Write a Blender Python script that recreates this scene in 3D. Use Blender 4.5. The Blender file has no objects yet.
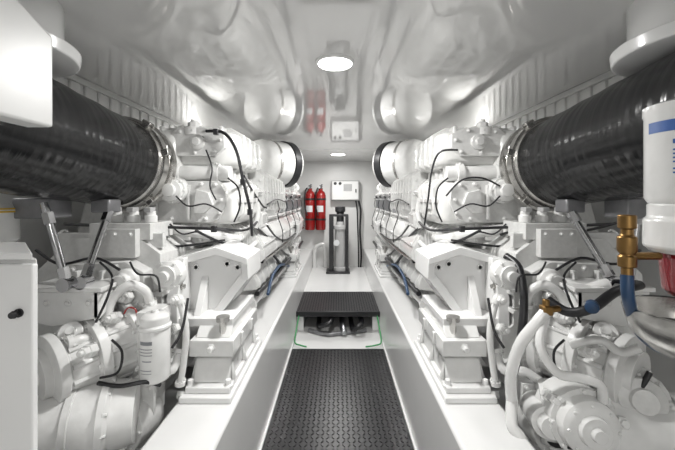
import bpy, bmesh, math, random
from mathutils import Vector, Matrix, Euler, noise
random.seed(7)
SC=bpy.context.scene
C=SC.collection
PI=math.pi
F=330.0; VX=338.0; HY=198.0; H=1.2
SIDE=1
def L(px,py,Y): return (abs(px-VX)/F*Y, Y, H+(HY-py)/F*Y)

# ------------------------------------------------------------------ materials
def mat(name,col,rough=.4,metal=0,var=.06,bump=0,scale=8,coat=0,stretch=(1,1,1),bdist=.01):
    m=bpy.data.materials.new(name); m.use_nodes=True
    nt=m.node_tree; N=nt.nodes; K=nt.links
    b=N['Principled BSDF']
    tc=N.new('ShaderNodeTexCoord'); mp=N.new('ShaderNodeMapping'); mp.inputs['Scale'].default_value=stretch
    nz=N.new('ShaderNodeTexNoise'); nz.inputs['Scale'].default_value=scale; nz.inputs['Detail'].default_value=4
    K.new(tc.outputs['Object'],mp.inputs['Vector']); K.new(mp.outputs['Vector'],nz.inputs['Vector'])
    r=N.new('ShaderNodeValToRGB')
    r.color_ramp.elements[0].position=.3; r.color_ramp.elements[1].position=.7
    r.color_ramp.elements[0].color=(col[0]*(1-var),col[1]*(1-var),col[2]*(1-var),1)
    r.color_ramp.elements[1].color=(min(1,col[0]*(1+var*.4)),min(1,col[1]*(1+var*.4)),min(1,col[2]*(1+var*.4)),1)
    K.new(nz.outputs['Fac'],r.inputs['Fac']); K.new(r.outputs['Color'],b.inputs['Base Color'])
    b.inputs['Roughness'].default_value=rough; b.inputs['Metallic'].default_value=metal
    if coat: b.inputs['Coat Weight'].default_value=coat; b.inputs['Coat Roughness'].default_value=.04
    if bump:
        bp=N.new('ShaderNodeBump'); bp.inputs['Strength'].default_value=bump; bp.inputs['Distance'].default_value=bdist
        K.new(nz.outputs['Fac'],bp.inputs['Height']); K.new(bp.outputs['Normal'],b.inputs['Normal'])
    return m
M={}
M['white']=mat('engine_white',(.74,.74,.73),.2,0,.05,.08,30,.6)
M['cast']=mat('cast_white',(.66,.66,.65),.28,0,.09,.35,55,.35,bdist=.003)
M['jacket']=mat('jacket_white',(.68,.68,.665),.26,0,.06,.2,22,.35,bdist=.005)
M['gel']=mat('gelcoat_white',(.78,.78,.775),.25,0,.03,.02,4,.3)
M['ceil']=mat('ceiling_gloss',(.78,.778,.77),.08,0,.02,0,2,1.0)
M['ceil'].node_tree.nodes['Principled BSDF'].inputs['Coat IOR'].default_value=1.5
M['ceil'].node_tree.nodes['Principled BSDF'].inputs['Coat Roughness'].default_value=.03
M['wall']=mat('wall_white',(.76,.76,.75),.35,0,.04,.02,5)
M['steel']=mat('brushed_steel',(.58,.57,.55),.25,1,.12,.1,40)
M['chrome']=mat('chrome',(.52,.52,.53),.14,1,.05)
M['alu']=mat('aluminium',(.5,.51,.53),.32,1,.12,.1,60)
M['rubber']=mat('black_rubber',(.014,.014,.016),.38,0,.3,.1,40)
M['plastic']=mat('black_plastic',(.02,.02,.022),.35,0,.2)
M['tread']=mat('black_tread_plate',(.011,.011,.013),.33,0,.3,.1,60)
M['grey']=mat('grey_metal',(.25,.25,.26),.4,.6,.15,.1,30)
M['lgrey']=mat('light_grey',(.42,.42,.42),.4,0,.1)
M['red']=mat('red_paint',(.30,.013,.012),.25,0,.08,0,8,.4)
M['redfluid']=mat('red_bowl',(.30,.012,.022),.06,0,.2,0,8,.8)
M['redfluid'].node_tree.nodes['Principled BSDF'].inputs['Transmission Weight'].default_value=.5
M['brass']=mat('brass',(.27,.16,.06),.38,1,.2)
M['blue']=mat('blue_hose',(.012,.045,.11),.4,0,.12)
M['ink']=mat('label_ink_blue',(.05,.12,.35),.5,0,.1)
M['label']=mat('label_white',(.7,.71,.72),.4,0,.02)
M['labelgrey']=mat('label_print_grey',(.25,.26,.28),.5,0,.1)
M['yellow']=mat('yellow_strap',(.7,.45,.04),.5,0,.1)
M['green']=mat('green_hose',(.05,.3,.1),.4,0,.1)
m=mat('black_wrap',(.006,.0062,.007),.19,0,.4,.25,8,0,stretch=(.5,4,.5)); M['wrap']=m
m.node_tree.nodes['Principled BSDF'].inputs['Specular IOR Level'].default_value=.45
nt=m.node_tree; N=nt.nodes; K=nt.links
wv=N.new('ShaderNodeTexWave'); wv.wave_type='BANDS'; wv.bands_direction='Y'; wv.inputs['Scale'].default_value=9; wv.inputs['Distortion'].default_value=1.0
mp=[n for n in N if n.type=='TEX_COORD'][0]
K.new(mp.outputs['Object'],wv.inputs['Vector'])
bp=[n for n in N if n.type=='BUMP'][0]
b2=N.new('ShaderNodeBump'); b2.inputs['Strength'].default_value=.25; b2.inputs['Distance'].default_value=.002
K.new(wv.outputs['Fac'],b2.inputs['Height']); K.new(bp.outputs['Normal'],b2.inputs['Normal'])
K.new(b2.outputs['Normal'],N['Principled BSDF'].inputs['Normal'])
def emit(name,col,s):
    m=bpy.data.materials.new(name); m.use_nodes=True
    b=m.node_tree.nodes['Principled BSDF']; b.inputs['Base Color'].default_value=(.9,.9,.9,1)
    b.inputs['Emission Color'].default_value=(*col,1); b.inputs['Emission Strength'].default_value=s
    return m
M['lamp']=emit('lamp_diffuser',(1,.98,.95),12)

# ------------------------------------------------------------------ mesh builder
base={}
def basis(d):
    d=Vector(d).normalized()
    u=d.orthogonal().normalized()
    if abs(d.z)<.9: u=d.cross(Vector((0,0,1))).normalized()
    v=d.cross(u).normalized()
    return d,u,v
class MB:
    def __init__(s): s.v=[]; s.f=[]
    def add(s,vs,fs):
        o=len(s.v); s.v+= [Vector(p) for p in vs]; s.f+=[tuple(i+o for i in f) for f in fs]; return s
    def box(s,c,size,rot=(0,0,0)):
        R=Euler(rot).to_matrix(); c=Vector(c); x,y,z=[k/2 for k in size]
        vs=[c+R@Vector(p) for p in [(-x,-y,-z),(x,-y,-z),(x,y,-z),(-x,y,-z),(-x,-y,z),(x,-y,z),(x,y,z),(-x,y,z)]]
        return s.add(vs,[(0,3,2,1),(4,5,6,7),(0,1,5,4),(1,2,6,5),(2,3,7,6),(3,0,4,7)])
    def bb(s,a0,a1,y0,y1,z0,z1): return s.box(((a0+a1)/2,(y0+y1)/2,(z0+z1)/2),(a1-a0,y1-y0,z1-z0))
    def lathe(s,o,d,prof,n=28):
        d,u,v=basis(d); o=Vector(o); vs=[];fs=[]
        for t,r in prof:
            for k in range(n):
                a=2*PI*k/n; vs.append(o+d*t+(u*math.cos(a)+v*math.sin(a))*max(r,.0004))
        m=len(prof)
        for j in range(m-1):
            for k in range(n):
                k2=(k+1)%n; fs.append((j*n+k,j*n+k2,(j+1)*n+k2,(j+1)*n+k))
        fs.append(tuple(range(n))[::-1]); fs.append(tuple((m-1)*n+k for k in range(n)))
        return s.add(vs,fs)
    def cyl(s,p0,p1,r0,r1=None,n=24):
        p0=Vector(p0);p1=Vector(p1); d=p1-p0
        return s.lathe(p0,d,[(0,r0),(d.length,r0 if r1 is None else r1)],n)
    def bolts(s,o,d,R,n,br=.008,h=.01,a0=0):
        d,u,v=basis(d); o=Vector(o)
        for k in range(n):
            a=a0+2*PI*k/n; p=o+(u*math.cos(a)+v*math.sin(a))*R
            s.lathe(p-d*.004,d,[(0,br*1.5),(.006,br*1.5),(.006,br),(h+.004,br)],6)
        return s
    def bolt(s,o,d,br=.009,h=.012):
        d=Vector(d).normalized(); o=Vector(o)
        return s.lathe(o-d*.004,d,[(0,br*1.6),(.006,br*1.6),(.006,br),(h+.004,br)],6)
    def tube(s,pts,r,n=10,res=6,closed=False):
        P=[Vector(p) for p in pts]; out=[]
        if len(P)==2: out=P
        else:
            for i in range(len(P)-1):
                p0=P[max(i-1,0)];p1=P[i];p2=P[i+1];p3=P[min(i+2,len(P)-1)]
                for k in range(res):
                    t=k/res
                    out.append(.5*((2*p1)+(p2-p0)*t+(2*p0-5*p1+4*p2-p3)*t*t+(3*p1-p0-3*p2+p3)*t**3))
            out.append(P[-1])
        vs=[];fs=[]; prev=None
        for i,p in enumerate(out):
            d=(out[min(i+1,len(out)-1)]-out[max(i-1,0)]).normalized()
            if prev is None: _,u,_=basis(d)
            else:
                u=prev-d*prev.dot(d)
                u=u.normalized() if u.length>1e-5 else basis(d)[1]
            prev=u; v=d.cross(u)
            for k in range(n):
                a=2*PI*k/n; vs.append(p+(u*math.cos(a)+v*math.sin(a))*r)
        m=len(out)
        for j in range(m-1):
            for k in range(n):
                k2=(k+1)%n; fs.append((j*n+k,j*n+k2,(j+1)*n+k2,(j+1)*n+k))
        fs.append(tuple(range(n))[::-1]); fs.append(tuple((m-1)*n+k for k in range(n)))
        return s.add(vs,fs)
    def fpipe(s,pts,r,fl=1.5,w=.018,nb=4):
        s.tube(pts,r,14)
        P=[Vector(p) for p in pts]
        for a,b in((P[0],P[1]),(P[-1],P[-2])):
            d=(b-a).normalized(); s.lathe(a,d,[(0,r*fl),(w,r*fl)],20); s.bolts(a+d*w,d,r*(fl+1)/2,nb,r*.14+.002,.008)
        return s
    def prism(s,poly,lo,hi,ax='y'):
        n=len(poly)
        f={'y':lambda p,q:(p[0],q,p[1]),'x':lambda p,q:(q,p[0],p[1]),'z':lambda p,q:(p[0],p[1],q)}[ax]
        vs=[f(p,lo) for p in poly]+[f(p,hi) for p in poly]
        fs=[tuple(range(n)),tuple(range(n,2*n))[::-1]]+[(i,(i+1)%n,n+(i+1)%n,n+i) for i in range(n)]
        return s.add(vs,fs)
    def blob(s,c,rad,e=.6,nu=36,nv=20,nz=0,nsc=9,rot=(0,0,0)):
        R=Euler(rot).to_matrix(); c=Vector(c); vs=[];fs=[]
        def sp(x,p): return math.copysign(abs(x)**p,x)
        for j in range(nv+1):
            ph=-PI/2+PI*j/nv
            for k in range(nu):
                th=2*PI*k/nu
                p=Vector((sp(math.cos(ph),e)*sp(math.cos(th),e)*rad[0],sp(math.cos(ph),e)*sp(math.sin(th),e)*rad[1],sp(math.sin(ph),e)*rad[2]))
                q=c+R@p
                if nz: q+= (R@p).normalized()*nz*noise.noise(q*nsc)
                vs.append(q)
        for j in range(nv):
            for k in range(nu):
                k2=(k+1)%nu; fs.append((j*nu+k,j*nu+k2,(j+1)*nu+k2,(j+1)*nu+k))
        return s.add(vs,fs)
    def build(s,name,m,parent=None,bev=0,label=None,cat=None,group=None,kind=None,ang=40):
        me=bpy.data.meshes.new(name)
        V=[Vector((SIDE*p.x,p.y,p.z)) for p in s.v]
        if parent is None:
            xs=[p.x for p in V];ys=[p.y for p in V];zs=[p.z for p in V]
            o=Vector(((min(xs)+max(xs))/2,(min(ys)+max(ys))/2,min(zs)))
        else: o=base[parent]
        me.from_pydata([p-o for p in V],[],s.f)
        bm=bmesh.new(); bm.from_mesh(me)
        bmesh.ops.remove_doubles(bm,verts=bm.verts,dist=1e-5)
        bmesh.ops.recalc_face_normals(bm,faces=bm.faces); bm.to_mesh(me); bm.free()
        me.shade_smooth(); me.set_sharp_from_angle(angle=math.radians(ang))
        me.materials.append(M[m])
        ob=bpy.data.objects.new(name,me); C.objects.link(ob)
        if parent is None: ob.location=o
        else: ob.parent=parent
        base[ob]=o
        if bev:
            b=ob.modifiers.new('bevel','BEVEL'); b.width=bev; b.segments=2; b.limit_method='ANGLE'; b.angle_limit=math.radians(45)
        if label: ob['label']=label
        if cat: ob['category']=cat
        if group: ob['group']=group
        if kind: ob['kind']=kind
        return ob
def thing(name,label,cat,loc,group=None):
    o=bpy.data.objects.new(name,None); C.objects.link(o)
    l=Vector((SIDE*loc[0],loc[1],loc[2])); o.location=l; base[o]=l; o.empty_display_size=.1
    o['label']=label; o['category']=cat
    if group: o['group']=group
    return o

CE=1.74; BK=4.9
# ------------------------------------------------------------------ room
SIDE=1
MB().bb(-1.8,1.8,-1.7,5.0,-.06,0).build('floor','gel',kind='structure')
MB().bb(-.37,.37,3.56,BK,.0,.19).build('floor','gel',kind='structure')
MB().bb(-1.8,1.8,-1.7,5.0,CE,CE+.06).build('ceiling','ceil',kind='structure')
MB().bb(-1.8,1.8,BK,BK+.08,0,CE).build('wall_back','wall',kind='structure')
MB().bb(-1.8,1.8,-1.78,-1.7,0,CE).build('wall_front','wall',kind='structure')
MB().bb(-1.8,-1.72,-1.7,BK,0,CE).build('wall_left','wall',kind='structure')
MB().bb(1.72,1.8,-1.7,BK,0,CE).build('wall_right','wall',kind='structure')
for S,nm in((-1,'trim_1'),(1,'trim_2')):
    SIDE=S; b=MB(); b.bb(1.162,1.72,-1.7,BK,1.44,CE)
    y=.4
    while y<BK-.05:
        b.bb(1.152,1.167,y,y+.055,1.47,CE-.03); y+=.085
    b.bb(1.147,1.167,-1.7,BK,CE-.03,CE); b.bb(1.147,1.167,-1.7,BK,1.44,1.47)
    b.build(nm,'wall',bev=.005,kind='structure')
for S,nm in((-1,'left'),(1,'right')):
    SIDE=S
    t=thing('engine_bed','long white gelcoat engine girder on the %s of the black walkway'%nm,'beam',(.48,2.6,0))
    MB().bb(.371,.595,.2,BK-.01,0,.45).build('girder','gel',t,bev=.012)
    MB().bb(.36,.372,.2,3.56,0,.02).build('edge_strip','gel',t,bev=.003)
SIDE=1
# ------------------------------------------------------------------ walkway
def loz(b,x0,x1,y0,y1,z,sp=.035,ln=.015,wd=.0055,h=.004):
    i=0; y=y0+sp/2
    while y<y1-sp*.3:
        j=0; x=x0+sp/2
        while x<x1-sp*.3:
            a=PI/4 if (i+j)%2 else -PI/4
            c,s=math.cos(a),math.sin(a)
            def q(u,v,w): return (x+u*c-v*s,y+u*s+v*c,z+w)
            b.add([q(-ln,0,0),q(0,-wd,0),q(ln,0,0),q(0,wd,0),q(-ln*.55,0,h),q(ln*.55,0,h)],[(0,1,4),(1,5,4),(1,2,5),(2,3,5),(3,4,5),(3,0,4)])
            x+=sp; j+=1
        y+=sp; i+=1
b=MB(); b.bb(-.358,.358,.3,2.6,0,.012); loz(b,-.35,.35,1.1,2.59,.012,.026,.0115,.0045,.0036)
b.build('walkway_mat','tread',label='black diamond tread plate running down the aisle towards the step',cat='floor plate',ang=20)
t=thing('step_platform','raised black tread step bridging the aisle beyond the walkway plate','step',(0,2.95,0))
b=MB(); b.bb(-.37,.37,2.93,3.56,.165,.19); loz(b,-.365,.365,2.95,3.55,.19,.024,.009,.004,.0025)
b.build('tread','tread',t,ang=20)
MB().bb(-.37,.37,2.915,2.932,.15,.196).build('nosing','plastic',t,bev=.003)
MB().bb(-.37,-.31,2.98,3.5,0,.165).build('riser_panel','gel',t,bev=.004)
MB().bb(.31,.37,2.98,3.5,0,.165).build('riser_panel','gel',t,bev=.004)
for i,(pts,r,m,lab,nm) in enumerate([
  ([(-.18,3.25,.05),(-.17,2.95,.06),(-.12,2.86,.10),(-.06,2.88,.12),(-.05,3.2,.12)],.022,'rubber','black hose loop left of centre under the step','hose'),
  ([(.12,3.25,.05),(.13,2.9,.05),(.17,2.84,.09),(.21,2.9,.10),(.2,3.2,.1)],.022,'rubber','black hose loop right of centre under the step','hose'),
  ([(-.26,2.95,.02),(-.1,2.86,.02),(.02,2.88,.02),(.25,2.95,.02)],.018,'grey','grey pipe lying across under the step','pipe'),
  ([(.03,3.25,.08),(.04,2.95,.08),(.05,2.87,.05),(.05,2.86,.02)],.025,'alu','metal drain elbow in the middle under the step','pipe'),
  ([(-.345,2.95,.17),(-.35,2.8,.1),(-.35,2.68,.03),(-.3,2.64,.022),(-.25,2.63,.015)],.006,'green','thin green line at the left end of the step recess','cable'),
  ([(.345,2.95,.17),(.35,2.8,.1),(.35,2.68,.03),(.3,2.64,.022),(.22,2.63,.015)],.006,'green','thin green line at the right end of the step recess','cable')]):
    MB().tube(pts,r,12).build('drain_hose' if nm=='hose' else ('bilge_pipe' if nm=='pipe' else 'green_cable'),m,label=lab,cat=nm)
MB().bb(-.31,.31,3.4,3.42,0,.163).build('recess_shade','plastic',label='black sheet standing in for the shade at the back of the recess under the step',cat='panel')  # black colour stands in for the shade deep under the step

# ------------------------------------------------------------------ lights
LS=.78
def ceiling_light(x,y,r,lab,e):
    t=thing('ceiling_light',lab,'light',(x,y,CE))
    MB().lathe((x,y,CE),(0,0,-1),[(0,r*1.18),(.006,r*1.15),(.01,r*1.02),(.004,r)],32).build('bezel','gel',t)
    MB().lathe((x,y,CE-.004),(0,0,-1),[(0,r),(.005,r*.98)],32).build('diffuser','lamp',t)
    d=bpy.data.lights.new('downlight','AREA'); d.shape='DISK'; d.size=r*2.2; d.energy=e*LS; d.color=(1,.99,.97)
    o=bpy.data.objects.new('downlight',d); C.objects.link(o); o.location=(x,y,CE-.02)
ceiling_light(-.012,1.31,.066,'nearest large round downlight in the glossy ceiling',22)
ceiling_light(0,4.05,.085,'small far round downlight near the back wall',17)
def lamp(x,y,z,e,size=.3,rot=(0,0,0)):  # unseen fill lights without fixtures, added to brighten the room
    d=bpy.data.lights.new('fill_light','AREA'); d.shape='DISK'; d.size=size; d.energy=e*LS; d.color=(1,.99,.97)
    o=bpy.data.objects.new('fill_light',d); C.objects.link(o); o.location=(x,y,z); o.rotation_euler=rot
lamp(0,-.9,CE-.02,20,.4)  # added overhead fill behind the camera
lamp(0,2.7,CE-.02,13,.3)  # added aisle fill, no ceiling fixture at this spot
lamp(0,-1.45,1.0,5,1.1,(PI/2,0,0))  # added frontal fill, facing forward from behind the camera
for S in(-1,1):
    lamp(S*1.0,2.6,CE-.02,3.5,.25)  # added fill over the engine tops
    lamp(S*1.4,1.2,1.42,.7,.25)  # added weak fill for the outboard sides

# ------------------------------------------------------------------ engines
def V3(*p): return Vector(p)
def engine(S,label):
    global SIDE; SIDE=S
    t=thing('diesel_engine',label,'engine',(.95,3.0,.2))
    MB().prism([(.66,.5),(1.36,.5),(1.4,.8),(1.55,1.0),(1.5,1.18),(1.2,1.22),(1.0,1.08),(.82,1.2),(.62,1.18),(.55,1.02),(.62,.84),(.66,.7)],1.95,4.35).build('engine_block','cast',t,bev=.015)
    MB().prism([(.76,.18),(1.28,.18),(1.36,.5),(.66,.5)],1.98,4.3).build('oil_sump','cast',t,bev=.02)
    b=MB(); o=(1.0,1.78,.84)
    b.lathe(o,(0,1,0),[(0,.34),(.02,.38),(.05,.38),(.05,.35),(.12,.34),(.14,.39),(.17,.39)],48); b.bolts((1.0,1.78,.84),(0,-1,0),.357,24,.008,.01)
    b.build('flywheel_housing','cast',t,bev=.004)
    tilt=math.radians(38)
    n=V3(-math.sin(tilt),0,math.cos(tilt)); q=V3(math.cos(tilt),0,math.sin(tilt))
    for k in range(6):
        y=2.12+.38*k; c=V3(.65,y,1.18)
        b=MB().box(c,(.26,.35,.15),(0,-tilt,0))
        for sy in(-.13,0,.13): b.bolt(c-q*.13+V3(0,sy,0)+n*.02,-q,.011,.014)
        b.build('cylinder_head','cast',t,bev=.008)
        c2=c+n*.115
        b=MB().box(c2,(.22,.34,.09),(0,-tilt,0)); b.box(c+n*.08,(.25,.36,.02),(0,-tilt,0)); b.box(c2+n*.045,(.13,.24,.02),(0,-tilt,0))
        for sx in(-.11,.11):
            for sy in(-.15,0,.15): b.bolt(c+n*.09+q*sx+V3(0,sy,0),n,.008,.02)
        b.build('rocker_cover','white',t,bev=.016)
        if k not in(0,1,2): MB().fpipe([c-q*.02+n*.15,c-q*.03+n*.21+V3(0,.02,.0),V3(.60,y+.05,1.43)],.024,1.5,.014,4).build('runner_pipe','white',t)
        if k>1:
            b=MB()
            for i in range(7): b.bb(.472,.53,y-.12+i*.036,y-.12+i*.036+.02,1.085,1.18)
            b.bb(.50,.54,y-.13,y+.13,1.075,1.185); b.build('finned_cooler','alu',t)
            MB().box((.49,y+.14,1.215),(.035,.05,.03),(0,-tilt,0)).build('connector','plastic',t,bev=.004)
        poly=[(.60,1.05),(.515,1.045),(.43,.885),(.43,.845),(.45,.825),(.60,.825)]
        b=MB().prism(poly,y-.186,y+.186)
        nn=V3(-.16,0,.085).normalized(); e1=V3(.085,0,.16).normalized(); cc=V3(.4725,y,.965)
        R=math.atan2(.085,.16)
        b.box(cc+nn*.003,(.02,.33,.125),(0,R,0))
        for sy in(-.15,.15):
            for sz in(-.05,.05): b.bolt(cc+nn*.013+e1*sz+V3(0,sy,0),nn,.0065,.009)
        b.build('side_cover','white',t,bev=.006)
        poly=[(.62,.80),(.52,.80),(.475,.70),(.475,.66),(.62,.64)]
        b=MB().prism(poly,y-.18,y+.18)
        for sy in(-.13,.0,.13): b.prism([(.53,.805),(.465,.70),(.465,.66),(.5,.655)],y+sy-.01,y+sy+.01)
        b.build('crankcase_door','cast',t,bev=.006)
    b=MB().prism([(.78,1.07),(.78,1.33),(.70,1.37),(.54,1.37),(.478,1.32),(.466,1.12),(.49,1.075)],2.06,2.86)
    for yy in(2.05,2.44,2.85): b.prism([(.80,1.06),(.80,1.34),(.71,1.388),(.535,1.388),(.465,1.335),(.452,1.115),(.48,1.062)],yy,yy+.024)
    for yy in(2.15,2.24,2.33,2.54,2.64,2.74): b.prism([(.55,1.37),(.48,1.325),(.468,1.12),(.452,1.12),(.462,1.335),(.54,1.386)],yy,yy+.016)
    for a,z in((.468,1.13),(.475,1.22),(.485,1.31),(.55,1.37),(.63,1.37)): b.bolt((a,2.05,z),(0,-1,0),.007,.01)
    b.build('charge_cooler','cast',t,bev=.007)
    b=MB(); b.lathe((.70,2.0,1.43),(0,1,0),[(0,.04),(.02,.06),(.2,.06),(.22,.07),(.26,.07),(.28,.06),(.4,.06),(.42,.07),(.46,.07),(.48,.06),(.6,.06)],24); b.build('intake_manifold','white',t)
    b=MB(); b.lathe((.66,3.25,1.42),(0,1,0),[(0,.06),(1.0,.06),(1.03,.03)],24); b.build('intake_manifold','white',t)
    b=MB()
    b.lathe((.98,1.95,1.3),(0,1,0),[(0,.1),(.03,.15)]+sum([[(.1+.4*i,.15),(.36+.4*i,.15),(.38+.4*i,.165),(.42+.4*i,.165),(.44+.4*i,.15)] for i in range(5)],[])+[(2.3,.14),(2.35,.05)],28); b.build('exhaust_manifold','jacket',t)
    b=MB().fpipe([(.54,1.97,.56),(.525,2.6,.56),(.525,4.25,.56)],.036,1.4,.02,6)
    for i in range(6): b.lathe((.525,2.25+.36*i,.56),(0,1,0),[(0,.047),(.03,.047)],18)
    b.build('coolant_rail','white',t)
    b=MB().tube([(.49,1.97,1.062),(.488,2.2,1.062),(.488,4.3,1.062)],.013,10)
    for i in range(6): b.box((.488,2.2+.38*i,1.062),(.036,.03,.036))
    b.build('fuel_rail','white',t,bev=.002)
    MB().tube([(.475,2.0,.81),(.45,2.4,.812),(.45,4.3,.812)],.009,8).build('fuel_line','steel',t)
    MB().tube([(.49,2.0,.62),(.465,2.4,.63),(.46,3.2,.62),(.465,4.3,.63)],.016,8).build('wiring_harness','rubber',t)
    # turbo cluster
    b=MB().lathe((.945,1.50,1.345),(.0,1,.0),[(0,.2),(.03,.2),(.03,.175),(.07,.17),(.1,.185),(.13,.185),(.17,.15),(.3,.12)],40)
    b.bolts((.945,1.50,1.345),(0,-1,0),.187,16,.008,.012); b.build('turbo_outlet','white',t,bev=.004)
    b=MB().blob((.705,1.82,1.44),(.225,.23,.095),.30,44,24,.008,13); b.blob((.85,1.66,1.40),(.10,.12,.13),.55,28,16,.01,14)
    b.build('upper_turbo_housing','jacket',t,bev=0,ang=80)
    b=MB()
    for yy in(1.66,1.76,1.86,1.96): b.prism([(.90,1.42),(.90,1.54),(.87,1.553),(.54,1.553),(.47,1.515),(.462,1.37),(.50,1.355),(.60,1.42)],yy,yy+.02)
    for a in(.56,.66,.76,.85): b.bb(a,a+.018,1.60,2.03,1.50,1.55)
    b.build('upper_housing_rib','cast',t,bev=.005)
    b=MB().blob((.715,1.77,1.175),(.240,.21,.108),.28,44,24,.006,14); b.blob((.555,1.86,1.19),(.08,.16,.10),.4,28,16,.008,12)
    b.build('lower_turbo_housing','jacket',t,ang=80)
    b=MB()
    for yy in(1.60,1.69,1.78,1.87): b.prism([(.52,1.08),(.462,1.12),(.455,1.25),(.50,1.295),(.62,1.295),(.62,1.10)],yy,yy+.018)
    b.bb(.462,.55,1.59,1.93,1.175,1.2)
    b.build('housing_rib','cast',t,bev=.004)
    b=MB().prism([(.56,1.10),(.53,1.16),(.53,1.23),(.56,1.28),(.82,1.28),(.87,1.22),(.87,1.12),(.84,1.085),(.60,1.085)],1.545,1.578)
    for p in((.555,1.13),(.547,1.19),(.575,1.262),(.64,1.265),(.715,1.265),(.79,1.262),(.85,1.2),(.845,1.12),(.78,1.102),(.70,1.102),(.62,1.102)): b.bolt((p[0],1.545,p[1]),(0,-1,0),.0075,.011)
    b.prism([(.62,1.13),(.58,1.17),(.60,1.225),(.66,1.24),(.67,1.13)],1.525,1.546)
    for a in(.69,.84): b.bb(a,a+.012,1.525,1.546,1.10,1.26)
    b.build('front_cover','cast',t,bev=.005)
    b=MB().bb(.545,.92,1.64,2.0,1.26,1.40)
    for a in(.58,.64,.70,.76,.82): b.bb(a,a+.014,1.62,1.65,1.275,1.385)
    for yy in(1.70,1.79,1.88): b.bb(.528,.56,yy,yy+.016,1.265,1.395)
    b.build('centre_housing','cast',t,bev=.01)
    b=MB().lathe((.90,1.60,1.325),(-1,.0,-.02),[(-.02,.055),(.02,.055),(.02,.04),(.12,.038),(.12,.052),(.145,.052),(.145,.038),(.30,.036),(.30,.05),(.33,.05),(.33,.04),(.38,.038)],24)
    for a in(.775,.585): b.bolts((a,1.60,1.325),(1,0,.02),.044,6,.005,.006)
    b.build('crossover_pipe','white',t)
    b=MB().prism([(.585,1.40),(.54,1.44),(.54,1.505),(.60,1.535),(.76,1.535),(.81,1.49),(.80,1.40)],1.565,1.60)
    for p in((.585,1.42),(.56,1.475),(.62,1.52),(.69,1.52),(.75,1.515),(.785,1.42),(.68,1.415)): b.bolt((p[0],1.565,p[1]),(0,-1,0),.007,.01)
    b.lathe((.665,1.565,1.465),(0,-1,0),[(0,.038),(.015,.036),(.018,.02),(.03,.018)],24)
    b.build('front_cover','cast',t,bev=.005)
    b=MB().lathe((.755,1.50,1.235),(0,-1,0),[(-.06,.06),(0,.06),(.0,.05),(.02,.05),(.025,.03),(.04,.028),(.042,.015)],28); b.bolts((.755,1.5,1.235),(0,-1,0),.055,8,.004,.006); b.build('turbo_cap','white',t,bev=.002)
    b=MB().cyl((.70,1.60,1.50),(.70,1.60,1.54),.045); b.cyl((.70,1.60,1.54),(.70,1.60,1.565),.028,n=6); b.cyl((.70,1.60,1.565),(.70,1.60,1.58),.015,n=12); b.build('valve_body','white',t,bev=.004)
    b=MB().lathe((.62,1.98,1.20),(-1,-.15,.0),[(-.1,.08),(0,.09),(.03,.088),(.05,.07),(.05,.055),(.08,.05),(.08,.06),(.095,.06)],32); b.bolts((.575,1.97,1.20),(-1,-.15,0),.078,10,.005,.008); b.build('compressor_housing','white',t)
    b=MB().box((.50,1.98,1.07),(.10,.12,.10)); b.box((.447,1.98,1.07),(.014,.10,.085))
    for sy in(-.038,.038):
        for sz in(-.032,.032): b.bolt((.44,1.98+sy,1.07+sz),(-1,0,0),.006,.008)
    b.build('thermostat_housing','cast',t,bev=.006)
    b=MB().prism([(.62,.98),(.58,1.02),(.58,1.075),(.62,1.09),(1.05,1.09),(1.1,1.04),(1.05,.98)],1.60,1.95)
    for a in(.62,.70,.78,.86,.94): b.bolt((a,1.60,1.065),(0,-1,0),.008,.012)
    for a in(.66,.74,.82,.90): b.bb(a,a+.014,1.585,1.61,.99,1.08)
    b.build('adapter_housing','cast',t,bev=.008)
    # inboard lower casting closing the gap under the turbo
    b=MB().prism([(.66,.80),(.56,.84),(.515,.93),(.515,1.02),(.56,1.065),(.66,1.07)],1.72,1.97)
    for yy in(1.74,1.82,1.90): b.prism([(.56,.83),(.50,.93),(.50,1.03),(.56,1.07)],yy,yy+.018)
    for z in(.88,.96,1.03): b.bolt((.56,1.72,z),(0,-1,0),.008,.012)
    b.build('gear_case','cast',t,bev=.006)
    P=[([L(250,190,1.9),L(256,200,1.92),L(258,215,1.92),L(254,228,1.9)],.016),
       ([L(120,232,1.55),L(165,229,1.52),L(205,234,1.52),L(240,240,1.75)],.024),
       ([L(62,236,1.5),L(120,252,1.5),L(175,255,1.52),L(218,250,1.6)],.022),
       ([L(165,258,1.45),L(166,275,1.42),L(150,290,1.38),L(135,300,1.34)],.026),
       ([L(240,262,1.75),L(248,250,1.8),L(258,240,2.0),L(262,232,2.3)],.016)]
    for pts,r in P: MB().fpipe(pts,r,1.45,.014,4).build('oil_pipe','white',t)
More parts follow.
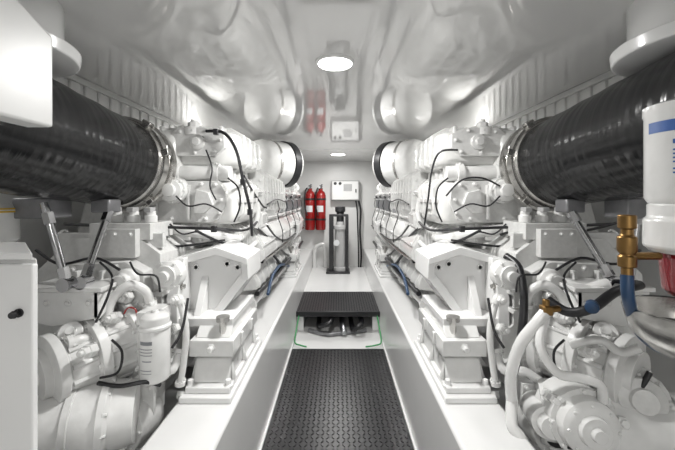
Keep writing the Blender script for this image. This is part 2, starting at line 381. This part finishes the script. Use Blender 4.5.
    cab=[([L(206,131,1.53),L(224,133,1.53),L(236,150,1.52),L(243,180,1.51),L(250,210,1.54),L(252,235,1.7)],.0075),
         ([L(64,224,1.42),L(110,226,1.42),L(160,227,1.44),L(215,229,1.45),L(245,230,1.6),L(257,222,1.9)],.0065),
         ([L(244,176,1.53),L(252,190,1.78),L(262,205,1.98),L(266,208,2.1)],.006),
         ([L(257,228,1.9),L(266,236,2.1),L(277,246,2.5),L(288,255,3.1),L(298,255,4.0)],.008),
         ([L(195,230,1.46),L(215,240,1.5),L(235,246,1.6),L(252,248,1.8)],.006),
         ([L(160,238,1.46),L(172,246,1.45),L(200,244,1.46),L(225,240,1.5)],.005),
         ([L(262,262,1.95),L(268,250,2.2),L(279,262,2.6),L(284,268,3.1)],.010),
         ([L(176,196,1.47),L(188,206,1.46),L(206,204,1.47),L(222,212,1.49)],.0035),
         ([L(206,150,1.53),L(212,168,1.5),L(210,186,1.48),L(216,200,1.48)],.0035),
         ([L(228,178,1.52),L(238,188,1.52),L(240,206,1.53),L(234,222,1.54)],.004),
         ([L(170,224,1.45),L(182,234,1.43),L(198,232,1.43),L(212,240,1.45)],.0035),
         ([(.448,2.0,1.06),(.432,2.3,.93),(.425,2.7,.86),(.424,3.4,.845),(.426,4.2,.85)],.006),
         ([(.45,2.1,1.16),(.44,2.4,1.19),(.443,2.8,1.17),(.455,3.4,1.20),(.46,4.2,1.19)],.005)]
    for k in range(1,6):
        y=2.12+.38*k
        cab.append(([(.445,y-.08,1.18),(.435,y-.06,1.12),(.45,y-.03,1.065),(.42,y,.95),(.424,y+.02,.86)],.0035))
    for i,(pts,r) in enumerate(cab):
        if S>0 and i in(0,2,8): continue
        MB().tube(pts,r,8).build('wiring_harness','rubber',t)
    if S>0:
        MB().tube([L(458,150,1.53),L(440,152,1.56),L(432,170,1.6),L(428,200,1.65),L(424,228,1.8)],.005,8).build('wiring_harness','rubber',t)
        MB().tube([L(500,186,1.47),L(482,178,1.47),L(462,180,1.48),L(446,196,1.5)],.004,8).build('wiring_harness','rubber',t)
    for i,(px,py,Y) in enumerate(((216,132,1.53),(243,182,1.51),(250,212,1.54),(150,226,1.43),(214,229,1.45))):
        if S>0 and i<3: continue
        MB().box(L(px,py,Y),(.022,.022,.028)).build('cable_clip','plastic',t,bev=.003)
    MB().tube([L(268,294,1.95),L(273,275,2.2),L(281,265,2.6),L(289,266,3.2)],.010,10).build('fuel_hose','blue',t,label='blue hose')
    return t
engine(-1,'large white marine diesel engine left of the walkway')
engine(1,'large white marine diesel engine right of the walkway')

# air filters
for S,nm in((-1,'left'),(1,'right')):
    SIDE=S
    t=thing('air_filter','white drum air filter with black end band on top of %s engine'%nm,'air filter',(.6,2.9,1.3))
    p0=V3(.68,2.74,1.50); d=(V3(.44,3.02,1.50)-p0)
    ln=d.length
    MB().lathe(p0,d,[(-.04,.09),(-.02,.15),(0,.18),(.03,.195),(ln-.10,.195),(ln-.09,.183),(ln-.03,.183),(ln-.02,.195),(ln-.005,.187),(ln,.17),(ln+.01,.155),(ln+.012,.05)],44).build('drum','white',t)
    MB().lathe(p0,d,[(ln-.105,.198),(ln-.10,.206),(ln-.035,.206),(ln-.028,.198)],44).build('end_band','rubber',t)
    MB().lathe(p0,d,[(ln+.008,.13),(ln+.02,.12),(ln+.022,.05)],32).build('end_cap','rubber',t)
    MB().lathe(p0,d,[(ln*.3,.2),(ln*.3+.02,.2)],44).build('strap','steel',t)

# exhausts
for S,nm in((-1,'left'),(1,'right')):
    SIDE=S
    t=thing('exhaust_pipe','thick black wrapped exhaust pipe leaving the %s engine towards the camera'%nm,'exhaust pipe',(.945,1.0,1.18))
    A=V3(.945,1.47,1.345); B=V3(.935,.1,1.48); d=(B-A)
    ln=d.length
    MB().lathe(A,d,[(0,.18),(.02,.187)]+[(x*ln,.185+.0015*math.sin(x*60)) for x in [i/30 for i in range(1,30)]]+[(ln,.183)],56).build('wrapped_pipe','wrap',t)
    MB().lathe(A,d,[(-.03,.212),(-.002,.212),(.002,.196),(.025,.194),(.025,.205),(.065,.205),(.065,.195),(.08,.189)],56).build('clamp_ring','steel',t)
    for a in(2.2,2.9,4.0):
        u=V3(math.cos(a),0,math.sin(a)); b=MB().box(A+V3(0,-.045,0)+u*.21,(.03,.035,.03),(0,-a,0)); b.cyl(A+V3(-.0,-.045,0)+u*.216-V3(-u.z,0,u.x)*.03,A+V3(0,-.045,0)+u*.216+V3(-u.z,0,u.x)*.03,.006,n=10)
        b.build('clamp_screw','steel',t,bev=.002)
    rods=((L(44,203,1.10),L(67,284,1.10)),(L(112,203,1.26),L(84,282,1.12))) if S<0 else ((L(566,204,1.25),L(613,282,1.12)),(L(640,203,1.12),L(628,283,1.12)))
    for p,q in rods:
        b=MB().cyl(p,q,.012,n=16)
        dd=(V3(*q)-V3(*p)); b.lathe(V3(*p)+dd*.12,dd,[(0,.018),(.04,.018)],6); b.lathe(V3(*q)-dd*.2,dd,[(0,.018),(.04,.018)],6)
        b.lathe(V3(*q)-V3(0,.02,0),(0,1,0),[(0,.022),(.04,.022)],16); b.build('support_strut','chrome',t)
    MB().bb(.965,1.09,1.1,1.2,1.13,1.20).build('strut_bracket','grey',t,bev=.006)
    MB().box((.885,1.26,1.17),(.07,.07,.05)).build('strut_bracket','grey',t,bev=.006)

for S,nm,ac in((-1,'left',.92),(1,'right',.965)):
    SIDE=S
    t=thing('duct_collar','white round duct collar at the ceiling over the %s exhaust pipe'%nm,'duct',(.9,.85,1.55))
    MB().lathe((ac,.86,1.58),(0,0,1),[(0,.18),(.004,.196),(.036,.2),(.04,.19)],56).build('rim','gel',t,bev=.003)
    MB().lathe((ac,.86,1.62),(0,0,1),[(0,.16),(CE-1.621,.16)],48).build('sleeve','gel',t)
SIDE=-1
t=thing('hanging_panel','white flat panel hanging beside the left duct collar','panel',(.63,.5,1.348))
MB().prism([(.25,1.348),(.697,1.348),(.697,1.538),(.56,1.60),(.25,1.70)],.6,.655,'x').build('panel','wall',t,bev=.006)
for y in(.3,.6): MB().bb(.62,.64,y,y+.03,1.53,CE).build('hanger','gel',t)

# engine mounts
def mount(S,y,lab):
    global SIDE; SIDE=S
    t=thing('engine_mount',lab,'engine mount',(.48,y,.45))
    b=MB().bb(.39,.58,y-.2,y+.3,.45,.472)
    b.bb(.402,.568,y-.175,y+.28,.472,.495)
    for sx in(.414,.556):
        for sy in(-.155,.26): b.bolt((sx,y+sy,.495),(0,0,1),.012,.022)
    b.build('foot_plate','gel',t,bev=.005)
    b=MB().prism([(y-.145,.495),(y+.25,.495),(y+.23,.575),(y-.11,.575)],.415,.555,'x')
    for yy in(y-.12,y+.03,y+.2): b.prism([(.397,.495),(.415,.495),(.415,.565)],yy,yy+.022); b.prism([(.573,.495),(.555,.495),(.555,.565)],yy,yy+.022)
    b.build('lower_block','white',t,bev=.006)
    MB().bb(.42,.55,y-.10,y+.22,.575,.593).build('rubber_pad','lgrey',t,bev=.004)
    b=MB().bb(.40,.57,y-.14,y+.24,.593,.655); b.prism([(y-.115,.655),(y+.22,.655),(y+.18,.70),(y-.07,.70)],.42,.555,'x')
    b.bolt((.485,y-.14,.625),(0,-1,0),.012,.02)
    for yy in(y-.05,y+.1): b.bb(.39,.401,yy,yy+.02,.60,.65)
    b.build('upper_block','white',t,bev=.008)
    MB().cyl((.455,y-.095,.655),(.455,y-.095,.725),.013,n=6).cyl((.455,y-.095,.715),(.455,y-.095,.732),.026).build('mount_stud','steel',t)
    b=MB()
    poly=[(.665,.685),(.668,.925),(.52,.965),(.395,.925),(.390,.86),(.53,.685)]
    b.prism(poly,y+.03,y+.075); b.prism(poly,y+.19,y+.235)
    b.prism([(.675,.915),(.52,.957),(.385,.915),(.385,.945),(.52,.992),(.675,.950)],y-.0,y+.245)
    b.prism([(.384,.858),(.528,.668),(.555,.69),(.411,.88)],y+.01,y+.245)
    b.prism([(y+.01,.85),(y-.0,.945),(y+.24,.945),(y+.24,.85)],.384,.412,'x')
    b.bb(.42,.68,y-.08,y+.25,.685,.718)
    b.prism([(y-.09,.685),(y-.09,.80),(y-.03,.95),(y+.27,.95),(y+.27,.685)],.638,.682,'x')
    b.prism([(y+.04,.71),(y+.04,.88),(y-.06,.71)],.56,.59,'x')
    for p in((.435,.90),(.48,.915),(.615,.90)): b.lathe((p[0],y+.03,p[1]),(0,-1,0),[(0,.014),(.006,.014),(.006,.008),(-.004,.0075)],16)
    b.build('bracket','gel',t,bev=.008)
    for z in(.755,.84): MB().bolt((.638,y-.055,z),(-1,0,0),.01,.014).build('bracket_bolt','steel',t)
for S,nm in((-1,'left'),(1,'right')):
    mount(S,1.40,'near white engine mount with gusset bracket on the %s girder'%nm)
    mount(S,3.3,'far white engine mount with gusset bracket on the %s girder'%nm)

# gearboxes
def gearbox(S,label):
    global SIDE; SIDE=S
    t=thing('gearbox',label,'gearbox',(.9,1.4,.3))
    b=MB().prism([(.66,.5),(.64,.66),(.69,.70),(.70,.98),(.78,1.04),(1.05,1.04),(1.2,.9),(1.22,.5),(1.0,.33),(.75,.36)],1.3,1.70)
    b.prism([(.72,.56),(.73,.92),(.80,.96),(1.0,.95),(1.08,.8),(1.08,.55),(.9,.45)],1.24,1.31)
    for p in((.74,.6),(.745,.7),(.75,.8),(.76,.9),(.83,.94),(.92,.935),(.99,.93)): b.bolt((p[0]+.005,1.24,p[1]),(0,-1,0),.009,.012)
    for z in(.55,.75,.82,.89): b.bb(.63 if z<.6 else .675,.72,1.27,1.68,z,z+.018)
    for a in(.78,.87,.96): b.bb(a,a+.015,1.215,1.26,.74,.93)
    b.bb(.70,1.12,1.32,1.345,1.0,1.06); b.bb(.70,1.12,1.55,1.575,1.0,1.06)
    b.build('casing','cast',t,bev=.008)
    b=MB().lathe((.86,1.245,.60),(0,-1,0),[(-.02,.17),(.012,.17),(.012,.15),(.02,.14)],40); b.bolts((.86,1.233,.60),(0,-1,0),.16,16,.007,.01); b.build('bearing_flange','cast',t,bev=.003)
    b=MB().bb(.655,.79,1.17,1.25,.42,.54); b.bb(.645,.80,1.155,1.17,.41,.55)
    for p in((.66,.425),(.785,.425),(.66,.535),(.785,.535),(.72,.535)): b.bolt((p[0],1.155,p[1]),(0,-1,0),.007,.01)
    b.build('sump_cover','cast',t,bev=.005)
    b=MB().bb(.74,.98,1.30,1.48,1.035,1.10); b.bb(.78,.92,1.27,1.31,.97,1.08)
    for a in(.80,.86,.90): b.bolt((a,1.27,1.06),(0,-1,0),.006,.008)
    b.build('control_valve_block','cast',t,bev=.005)
    for a in(.77,.84,.91):
        MB().lathe((a,1.36,1.10),(0,0,1),[(0,.024),(.03,.024),(.03,.018),(.045,.018)],16).build('solenoid','white',t,bev=.002)
        MB().box((a,1.35,1.152),(.028,.04,.02)).build('connector','lgrey',t,bev=.003)
    b=MB().lathe(L(168,275,1.26),(0,-1,0),[(-.04,.055),(.01,.055),(.02,.04),(.03,.04),(.03,.022),(.05,.022)],24); b.bolts(L(168,275,1.25),(0,-1,0),.047,6,.005,.008)
    b.build('boss','white',t,bev=.003)
    MB().lathe(L(128,280,1.24),(0,-1,0),[(-.04,.045),(.02,.045),(.03,.03),(.06,.03)],20).build('boss','white',t,bev=.003)
    d=V3(.93,1.02,.65)-V3(.80,1.25,.665)
    b=MB().lathe((.80,1.25,.665),d,[(0,.15),(.03,.15),(.03,.125),(.10,.115),(.11,.135),(.14,.135),(.14,.105),(.21,.1),(.22,.115),(.245,.115),(.25,.08),(.27,.075),(.27,.03),(.29,.028)],36)
    dn=d.normalized(); b.bolts(V3(.80,1.25,.665)+dn*.03,dn,.138,12,.008,.01); b.bolts(V3(.80,1.25,.665)+dn*.14,dn,.12,10,.007,.01)
    _,u_,v_=basis(d)
    for k in range(12):
        a=2*PI*k/12+.3; r_=u_*math.cos(a)+v_*math.sin(a); p=V3(.80,1.25,.665)+dn*.065+r_*.118
        b.cyl(p-dn*.035,p+dn*.04,.012,.006,6)
        p=V3(.80,1.25,.665)+dn*.175+r_*.102; b.cyl(p-dn*.035,p+dn*.035,.009,.009,6)
    b.build('output_housing','white',t,bev=.003)
    b=MB().lathe((.72,1.10,.485),(1,-.40,.03),[(-.05,.02),(-.045,.095),(-.02,.10),(.02,.105),(.03,.118),(.05,.118),(.05,.105),(.12,.105),(.12,.112),(.14,.112),(.14,.105),(.3,.105),(.3,.116),(.33,.116)],40)
    b.bolts(V3(.72,1.10,.485)-V3(1,-.40,.03).normalized()*.02,(-1,.40,-.03),.08,8,.007,.01); b.bolts(V3(.72,1.10,.485)+V3(1,-.40,.03).normalized()*.03,(-1,.40,-.03),.111,12,.006,.01); b.build('oil_cooler','white',t,bev=.004)
    b=MB().lathe(L(133,418,1.17),(.15,-1,.05),[(-.05,.085),(.06,.085),(.07,.07),(.1,.068),(.1,.035),(.12,.03)],30); b.bolts(V3(*L(133,418,1.17))+V3(.01,-.06,0),(.15,-1,.05),.077,8,.006,.008)
    b.build('pump_body','cast',t,bev=.004)
    b=MB().lathe(L(75,338,1.12),(-.3,-.6,.5),[(-.06,.06),(.0,.06),(.01,.05),(.04,.048),(.05,.035),(.07,.033),(.07,.015),(.085,.013)],26); b.bolts(L(75,338,1.12),(-.3,-.6,.5),.053,6,.005,.008); b.build('trolling_valve','white',t,bev=.003)
    b=MB().box(V3(*L(112,395,1.1)),(.10,.08,.07),(0,.2,.3)); b.bolts(V3(*L(112,395,1.1))+V3(0,-.04,0),(.3,-1,0),.03,4,.006,.008); b.build('relief_valve','cast',t,bev=.005)
    b=MB().prism([(.80,.885),(1.04,.885),(1.04,.79),(.95,.77),(.80,.80)],1.10,1.115); b.bb(.79,1.06,1.10,1.32,.885,.9); b.prism([(1.1,.79),(1.1,.885),(1.3,.885)],.8,.815,'x')
    for p in((.83,.85),(.9,.85),(.97,.85)): b.bolt((p[0],1.10,p[1]),(0,-1,0),.008,.008)
    b.build('strut_shelf','white',t,bev=.003)
    for pts,r in [([L(150,305,1.22),L(146,292,1.2),L(130,285,1.18),L(112,300,1.16),L(104,330,1.14)],.017),
                  ([L(128,388,1.15),L(150,372,1.17),L(172,370,1.2),L(180,350,1.24)],.016),
                  ([L(100,352,1.12),L(84,340,1.08),L(66,345,1.04)],.018),
                  ([L(180,300,1.24),L(186,330,1.22),L(184,360,1.22),L(180,385,1.22)],.012),
                  ([L(185,392,1.25),L(178,420,1.2),L(160,440,1.15)],.018)]:
        MB().fpipe(pts,r,1.5,.014,4).build('hydraulic_pipe','white',t)
    for pts,r in [([L(36,250,1.2),L(60,264,1.17),L(95,258,1.2),L(120,270,1.2)],.005),
                  ([L(188,298,1.2),L(182,330,1.17),L(172,348,1.15)],.005),
                  ([L(130,262,1.2),L(138,274,1.18),L(156,276,1.17),L(160,292,1.18)],.0035),
                  ([L(112,340,1.1),L(122,352,1.08),L(118,372,1.07),L(100,378,1.06)],.004),
                  ([L(100,262,1.22),L(112,276,1.2),L(108,296,1.09),L(96,322,1.1)],.004)]:
        MB().tube(pts,r,8).build('cable','rubber',t)
    for px,py,Y in((112,318,1.14),(86,352,1.02),(124,298,1.2),(175,300,1.24),(60,398,1.03),(150,395,1.2),(118,345,1.16),(172,330,1.24)):
        p=L(px,py,Y); MB().lathe(p,(0,-1,.2),[(-.03,.022),(0,.022),(0,.016),(.02,.016),(.02,.009),(.03,.009)],6).build('plug','white',t,bev=.002)
    return t
g1=gearbox(-1,'white cast gearbox with round output housing in front of left engine')
g2=gearbox(1,'white cast gearbox with looping hoses in front of right engine')
SIDE=1
for pts,r,m,nm,lab in [
 ([L(506,256,1.3),L(519,268,1.24),L(524,300,1.18),L(520,345,1.14),L(511,385,1.14),L(513,408,1.15)],.014,'rubber','pressure_hose','black hose'),
 ([L(512,402,1.1),L(511,375,1.08),L(520,345,1.06),L(535,325,1.05),L(545,313,1.05)],.018,'white','pressure_hose','white hose'),
 ([L(545,318,1.05),L(540,345,1.02),L(556,372,1.0),L(580,378,.99),L(600,385,.98),L(603,402,.98)],.014,'white','pressure_hose','white hose'),
 ([L(512,400,1.1),L(512,425,1.06),L(522,440,1.04),L(530,470,1.02)],.018,'white','pressure_hose','white hose'),
 ([L(548,300,1.1),L(568,312,1.05),L(592,308,1.02),L(615,292,1.05),L(640,285,1.1)],.015,'rubber','pressure_hose','black hose'),
 ([L(500,235,1.45),L(530,228,1.42),L(575,232,1.4),L(620,222,1.4)],.006,'rubber','cable','black cable'),
 ([L(560,282,1.2),L(585,290,1.15),L(610,285,1.12),L(630,300,1.1)],.022,'white','pressure_hose','white hose'),
 ([L(570,345,1.05),L(600,340,1.02),L(620,352,1.0),L(640,348,.98)],.013,'white','pressure_hose','white hose'),
 ([L(540,395,1.1),L(548,440,1.04),L(575,448,.98),L(600,462,.95)],.007,'rubber','cable','black cable'),
 ([L(650,372,.98),L(640,395,.98),L(655,415,.98),L(675,430,.95)],.008,'rubber','cable','black cable')]:
    MB().tube(pts,r,12).build(nm,m,g2,label=lab)
b=MB(); p=V3(*L(546,310,1.05)); b.box(p,(.03,.03,.03)); b.cyl(p,p+V3(0,0,.035),.012,n=6); b.cyl(p,p+V3(.045,0,.005),.011,n=6); b.build('elbow_fitting','brass',g2,bev=.004,label='brass elbow fitting')
MB().lathe(L(592,307,1.0),(-.8,-1,0),[(-.02,.018),(.01,.018),(.014,.012)],20).build('hose_end','blue',g2,label='blue hose end')
b=MB(); o=V3(*L(590,428,.97)); b.lathe(o,(-.1,-1,.1),[(-.12,.1),(-.02,.1),(-.02,.085),(.01,.08),(.02,.06),(.02,.045),(.035,.042),(.035,.02),(.05,.018)],36); b.bolts(o+V3(0,.02,0),(-.1,-1,.1),.092,8,.007,.01); b.bolts(o-V3(0,.012,0),(-.1,-1,.1),.068,8,.005,.008)
b.lathe(L(545,418,1.06),(-.2,-1,.1),[(-.08,.05),(.03,.05),(.03,.035),(.06,.033)],24); b.build('hydraulic_pump','white',g2,bev=.003)
b=MB(); o=V3(*L(640,398,.99)); b.lathe(o,(-.4,-1,.2),[(-.1,.075),(0,.075),(.0,.062),(.02,.06),(.025,.035),(.04,.033)],28); b.bolts(o,(-.4,-1,.2),.068,8,.006,.009); b.build('raw_water_pump','cast',g2,bev=.003)
for q in((552,398,1.04),(572,408,1.0),(618,420,.98),(625,440,.98)):
    MB().lathe(L(*q),(-.2,-1,.3),[(-.03,.024),(0,.024),(0,.018),(.03,.018),(.03,.012),(.04,.012)],6).build('plug','white',g2,bev=.002)
SIDE=-1
MB().tube([L(98,383,1.06),L(120,386,1.06),L(145,382,1.08),L(160,385,1.12)],.007,8).build('cable','rubber',g1,label='black cable')
MB().tube([L(124,314,1.15),L(128,308,1.15),L(135,309,1.15),L(137,316,1.15)],.003,8).build('cable','red',g1,label='red wire loop')
t=thing('oil_filter','white spin-on oil filter with printed label beside the left gearbox','filter',(.64,1.14,.56))
a,y,_=L(155,350,1.13)
RF=.048
can=MB().lathe((a,y,.578),(0,0,1),[(0,.036),(.005,.044),(.012,RF),(.175,RF),(.179,.046)],36).build('canister','white',t)
b=MB().lathe((a,y,.757),(0,0,1),[(0,.052),(.012,.052),(.014,.046),(.04,.046),(.046,.038),(.052,.03)],32); b.box((a+.03,y+.05,.785),(.07,.10,.045)); b.bolt((a,y,.807),(0,0,1),.012,.012); b.build('filter_head','white',t,bev=.003)
def arc(b,c,r,z0,z1,a0,a1,n=14):
    vs=[];fs=[]
    for i in range(n+1):
        an=a0+(a1-a0)*i/n
        for z in(z0,z1): vs.append((c[0]+r*math.cos(an),c[1]+r*math.sin(an),z))
    for i in range(n): fs.append((2*i,2*i+2,2*i+3,2*i+1))
    b.add(vs,fs); return b
for (z0,z1,a0,a1) in [(.715,.727,-1.9,-1.0),(.70,.703,-1.9,-.9),(.69,.693,-1.9,-.95),(.68,.683,-1.9,-.9),(.66,.664,-1.85,-1.2),(.63,.633,-1.85,-1.0),(.62,.622,-1.85,-1.1)]:
    arc(MB(),(a,y),RF+.0005,z0,z1,a0,a1).build('label_print','labelgrey',can)
t=thing('cabinet','white flat fronted cabinet with dark knob at lower left foreground','cabinet',(1.0,.85,0))
MB().prism([(.697,.765),(1.35,.765),(1.35,.92),(.90,.92)],0,1.06,'z').build('body','gel',t,bev=.004)
dr=MB().bb(.693,1.35,.748,.764,.02,1.05).build('door','gel',t,bev=.004)
MB().prism([(.690,.745),(1.36,.745),(1.36,.93),(.88,.93)],1.06,1.076,'z').build('top','gel',t,bev=.003)
MB().lathe((.722,.748,.94),(0,-1,0),[(0,.010),(.004,.010),(.004,.006),(.012,.006),(.014,.009),(.02,.007)],18).build('knob','plastic',dr)
t=thing('coolant_canister','white ribbed canister with yellow strap at far left under exhaust','canister',(1.1,1.05,1.08))
MB().lathe((1.14,1.1,1.05),(0,0,1),[(0,.05),(.01,.06),(.1,.06),(.11,.065),(.12,.06),(.13,.055)],24).build('body','white',t)
MB().lathe((1.14,1.1,1.152),(0,0,1),[(0,.064),(.015,.064)],24).build('strap','yellow',t)

# right fuel filter
SIDE=1
t=thing('fuel_filter','white fuel filter with blue printed label and red bowl at right edge','filter',(.655,.6,.95))
c=(.642,.6)
can=MB().lathe((c[0],c[1],1.19),(0,0,1),[(0,.058),(.01,.064),(.16,.064),(.165,.066),(.18,.066),(.186,.05)],40).build('canister','white',t)
MB().lathe((c[0],c[1],1.10),(0,0,1),[(0,.055),(.01,.066),(.06,.066),(.065,.06),(.09,.06)],36).build('filter_head','white',t,bev=.003)
MB().lathe((c[0]+.008,c[1],1.02),(0,0,1),[(0,.035),(.01,.045),(.07,.05),(.08,.05)],32).build('sediment_bowl','redfluid',t,label='clear dark red sediment bowl')
for z0,z1,a0,a1 in[(1.318,1.338,2.9,5.0),(1.295,1.303,3.55,4.3),(1.283,1.286,3.55,4.6),(1.276,1.279,3.55,4.4),(1.269,1.272,3.55,4.6),(1.262,1.265,3.55,4.2),(1.250,1.253,3.55,4.5),(1.243,1.246,3.55,4.4)]: arc(MB(),c,.0645,z0,z1,a0,a1).build('label_print','ink',can)
MB().lathe((.648,.6,.905),(0,0,1),[(0,.01),(.012,.06),(.04,.09),(.085,.102),(.09,.1),(.088,.094),(.05,.08),(.03,.02)],40).build('drip_bowl','steel',t,label='polished metal drip bowl')
b=MB().bb(.70,.76,.58,.62,1.12,1.15); b.bb(.74,.76,.58,.62,0,1.15); b.bb(.70,.82,.54,.66,0,.02); b.build('stand','white',t,bev=.003)
t=thing('brass_valve','brass ball valve with blue hose beside the fuel filter','valve',(.525,.6,1.0))
p=V3(*L(627,245,.6))
b=MB().lathe(p-V3(0,0,.06),(0,0,1),[(0,.009),(.02,.009),(.02,.014),(.04,.014),(.042,.010),(.05,.015),(.075,.015),(.078,.010),(.09,.010),(.09,.014),(.115,.014)],12); b.cyl(p+V3(0,0,-.02),p+V3(.06,0,-.02),.007,n=12); b.build('valve_body','brass',t,bev=.002)
MB().tube([L(627,275,.6),L(628,295,.6),L(633,316,.64),L(642,335,.70),L(658,348,.76),L(680,355,.80)],.010,12).build('hose','blue',t)

# ------------------------------------------------------------------ back wall items
SIDE=1
for i,(x,lab) in enumerate(((-.405,'red fire extinguisher on the back wall, left one of the pair'),(-.25,'red fire extinguisher on the back wall, right one of the pair'))):
    t=thing('fire_extinguisher',lab,'fire extinguisher',(x,4.78,.74),'pair of red extinguishers on the back wall')
    MB().lathe((x,4.78,.74),(0,0,1),[(0,.066),(.015,.074),(.5,.074),(.54,.06),(.57,.03),(.6,.03)],28).build('cylinder','red',t)
    b=MB().box((x,4.77,1.36),(.04,.05,.05)); b.box((x+.02,4.73,1.39),(.02,.11,.014)); b.box((x+.02,4.73,1.365),(.02,.09,.012)); b.build('valve_head','grey',t,bev=.003)
    MB().lathe((x-.02,4.745,1.355),(0,-1,0),[(0,.018),(.012,.018)],16).build('gauge','label',t)
    arc(MB(),(x,4.78),.0748,1.0,1.09,PI*1.25,PI*1.68).build('label_patch','label',t)
    MB().tube([(x-.02,4.76,1.36),(x-.06,4.71,1.3),(x-.07,4.70,1.1),(x-.03,4.69,.95)],.009,8).build('hose','rubber',t)
    for z in(.88,1.17): MB().lathe((x,4.78,z),(0,0,1),[(0,.077),(.025,.077)],28).build('strap','plastic',t)
    MB().bb(x-.03,x+.03,4.84,4.9,.9,1.25).build('wall_bracket','steel',t)
t=thing('control_box','grey electrical control box high on the back wall','control box',(.1,4.8,1.15))
MB().bb(-.10,.31,4.77,4.9,1.16,1.455).build('enclosure','lgrey',t,bev=.008)
dr=MB().bb(-.085,.295,4.755,4.771,1.175,1.44).build('door','wall',t,bev=.004)
for x in(-.04,.03): MB().lathe((x,4.755,1.41),(0,-1,0),[(0,.022),(.01,.022)],18).build('switch_knob','plastic',dr)
MB().bb(.08,.2,4.748,4.756,1.3,1.4).build('warning_plate','lgrey',dr)
MB().bb(.25,.265,4.745,4.756,1.28,1.33).build('latch','plastic',dr)
t=thing('water_pump','tall black and grey pump unit standing before the back wall','pump',(0,4.5,.19))
MB().bb(-.16,.16,4.38,4.62,.19,.22).build('base_plate','plastic',t,bev=.004)
b=MB().lathe((.03,4.5,.22),(0,0,1),[(0,.09),(.04,.09),(.05,.075),(.55,.075),(.56,.09),(.6,.09),(.61,.06),(.66,.055)],28); b.build('tank','lgrey',t)
b=MB().bb(-.12,-.06,4.44,4.56,.22,.95); b.bb(.10,.14,4.44,4.56,.22,.95); b.bb(-.12,.14,4.44,4.56,.95,.98); b.build('frame','plastic',t,bev=.004)
b=MB().lathe((.03,4.5,.88),(0,0,1),[(0,.05),(.12,.05),(.14,.07),(.2,.07),(.21,.03)],24); b.build('motor','plastic',t)
b=MB().lathe((-.02,4.42,.6),(0,-1,0),[(0,.04),(.02,.04),(.02,.03)],20); b.build('gauge','label',t)
t=thing('wall_cable','black cable bundle hanging right of the pump on the back wall','cable',(.33,4.85,.2))
MB().tube([(.30,4.8,1.16),(.33,4.8,1.0),(.32,4.8,.7),(.34,4.82,.4),(.33,4.82,.19)],.014,8).build('cable','rubber',t)
MB().tube([(.26,4.8,1.16),(.28,4.8,1.0),(.29,4.8,.7),(.30,4.82,.4),(.30,4.82,.19)],.010,8).build('cable','rubber',t)
b=MB().tube([(-.34,4.8,.19),(-.34,4.8,.4),(-.3,4.8,.5),(-.2,4.8,.5),(-.18,4.8,.19)],.03,14); b.build('drain_pipe','white',label='white looped pipe on the back wall below the extinguishers',cat='pipe')

# ------------------------------------------------------------------ world & camera
w=bpy.data.worlds.new('World'); SC.world=w; w.use_nodes=True
w.node_tree.nodes['Background'].inputs['Color'].default_value=(.8,.85,.9,1); w.node_tree.nodes['Background'].inputs['Strength'].default_value=.2
cd=bpy.data.cameras.new('Camera'); co=bpy.data.objects.new('Camera',cd); C.objects.link(co)
co.location=(0,0,H); co.rotation_euler=(PI/2,0,0); cd.sensor_width=36; cd.lens=F/675*36; cd.shift_y=-27/675; cd.shift_x=-.5/675; cd.clip_start=.02
SC.camera=co
SC.view_settings.view_transform='Standard'
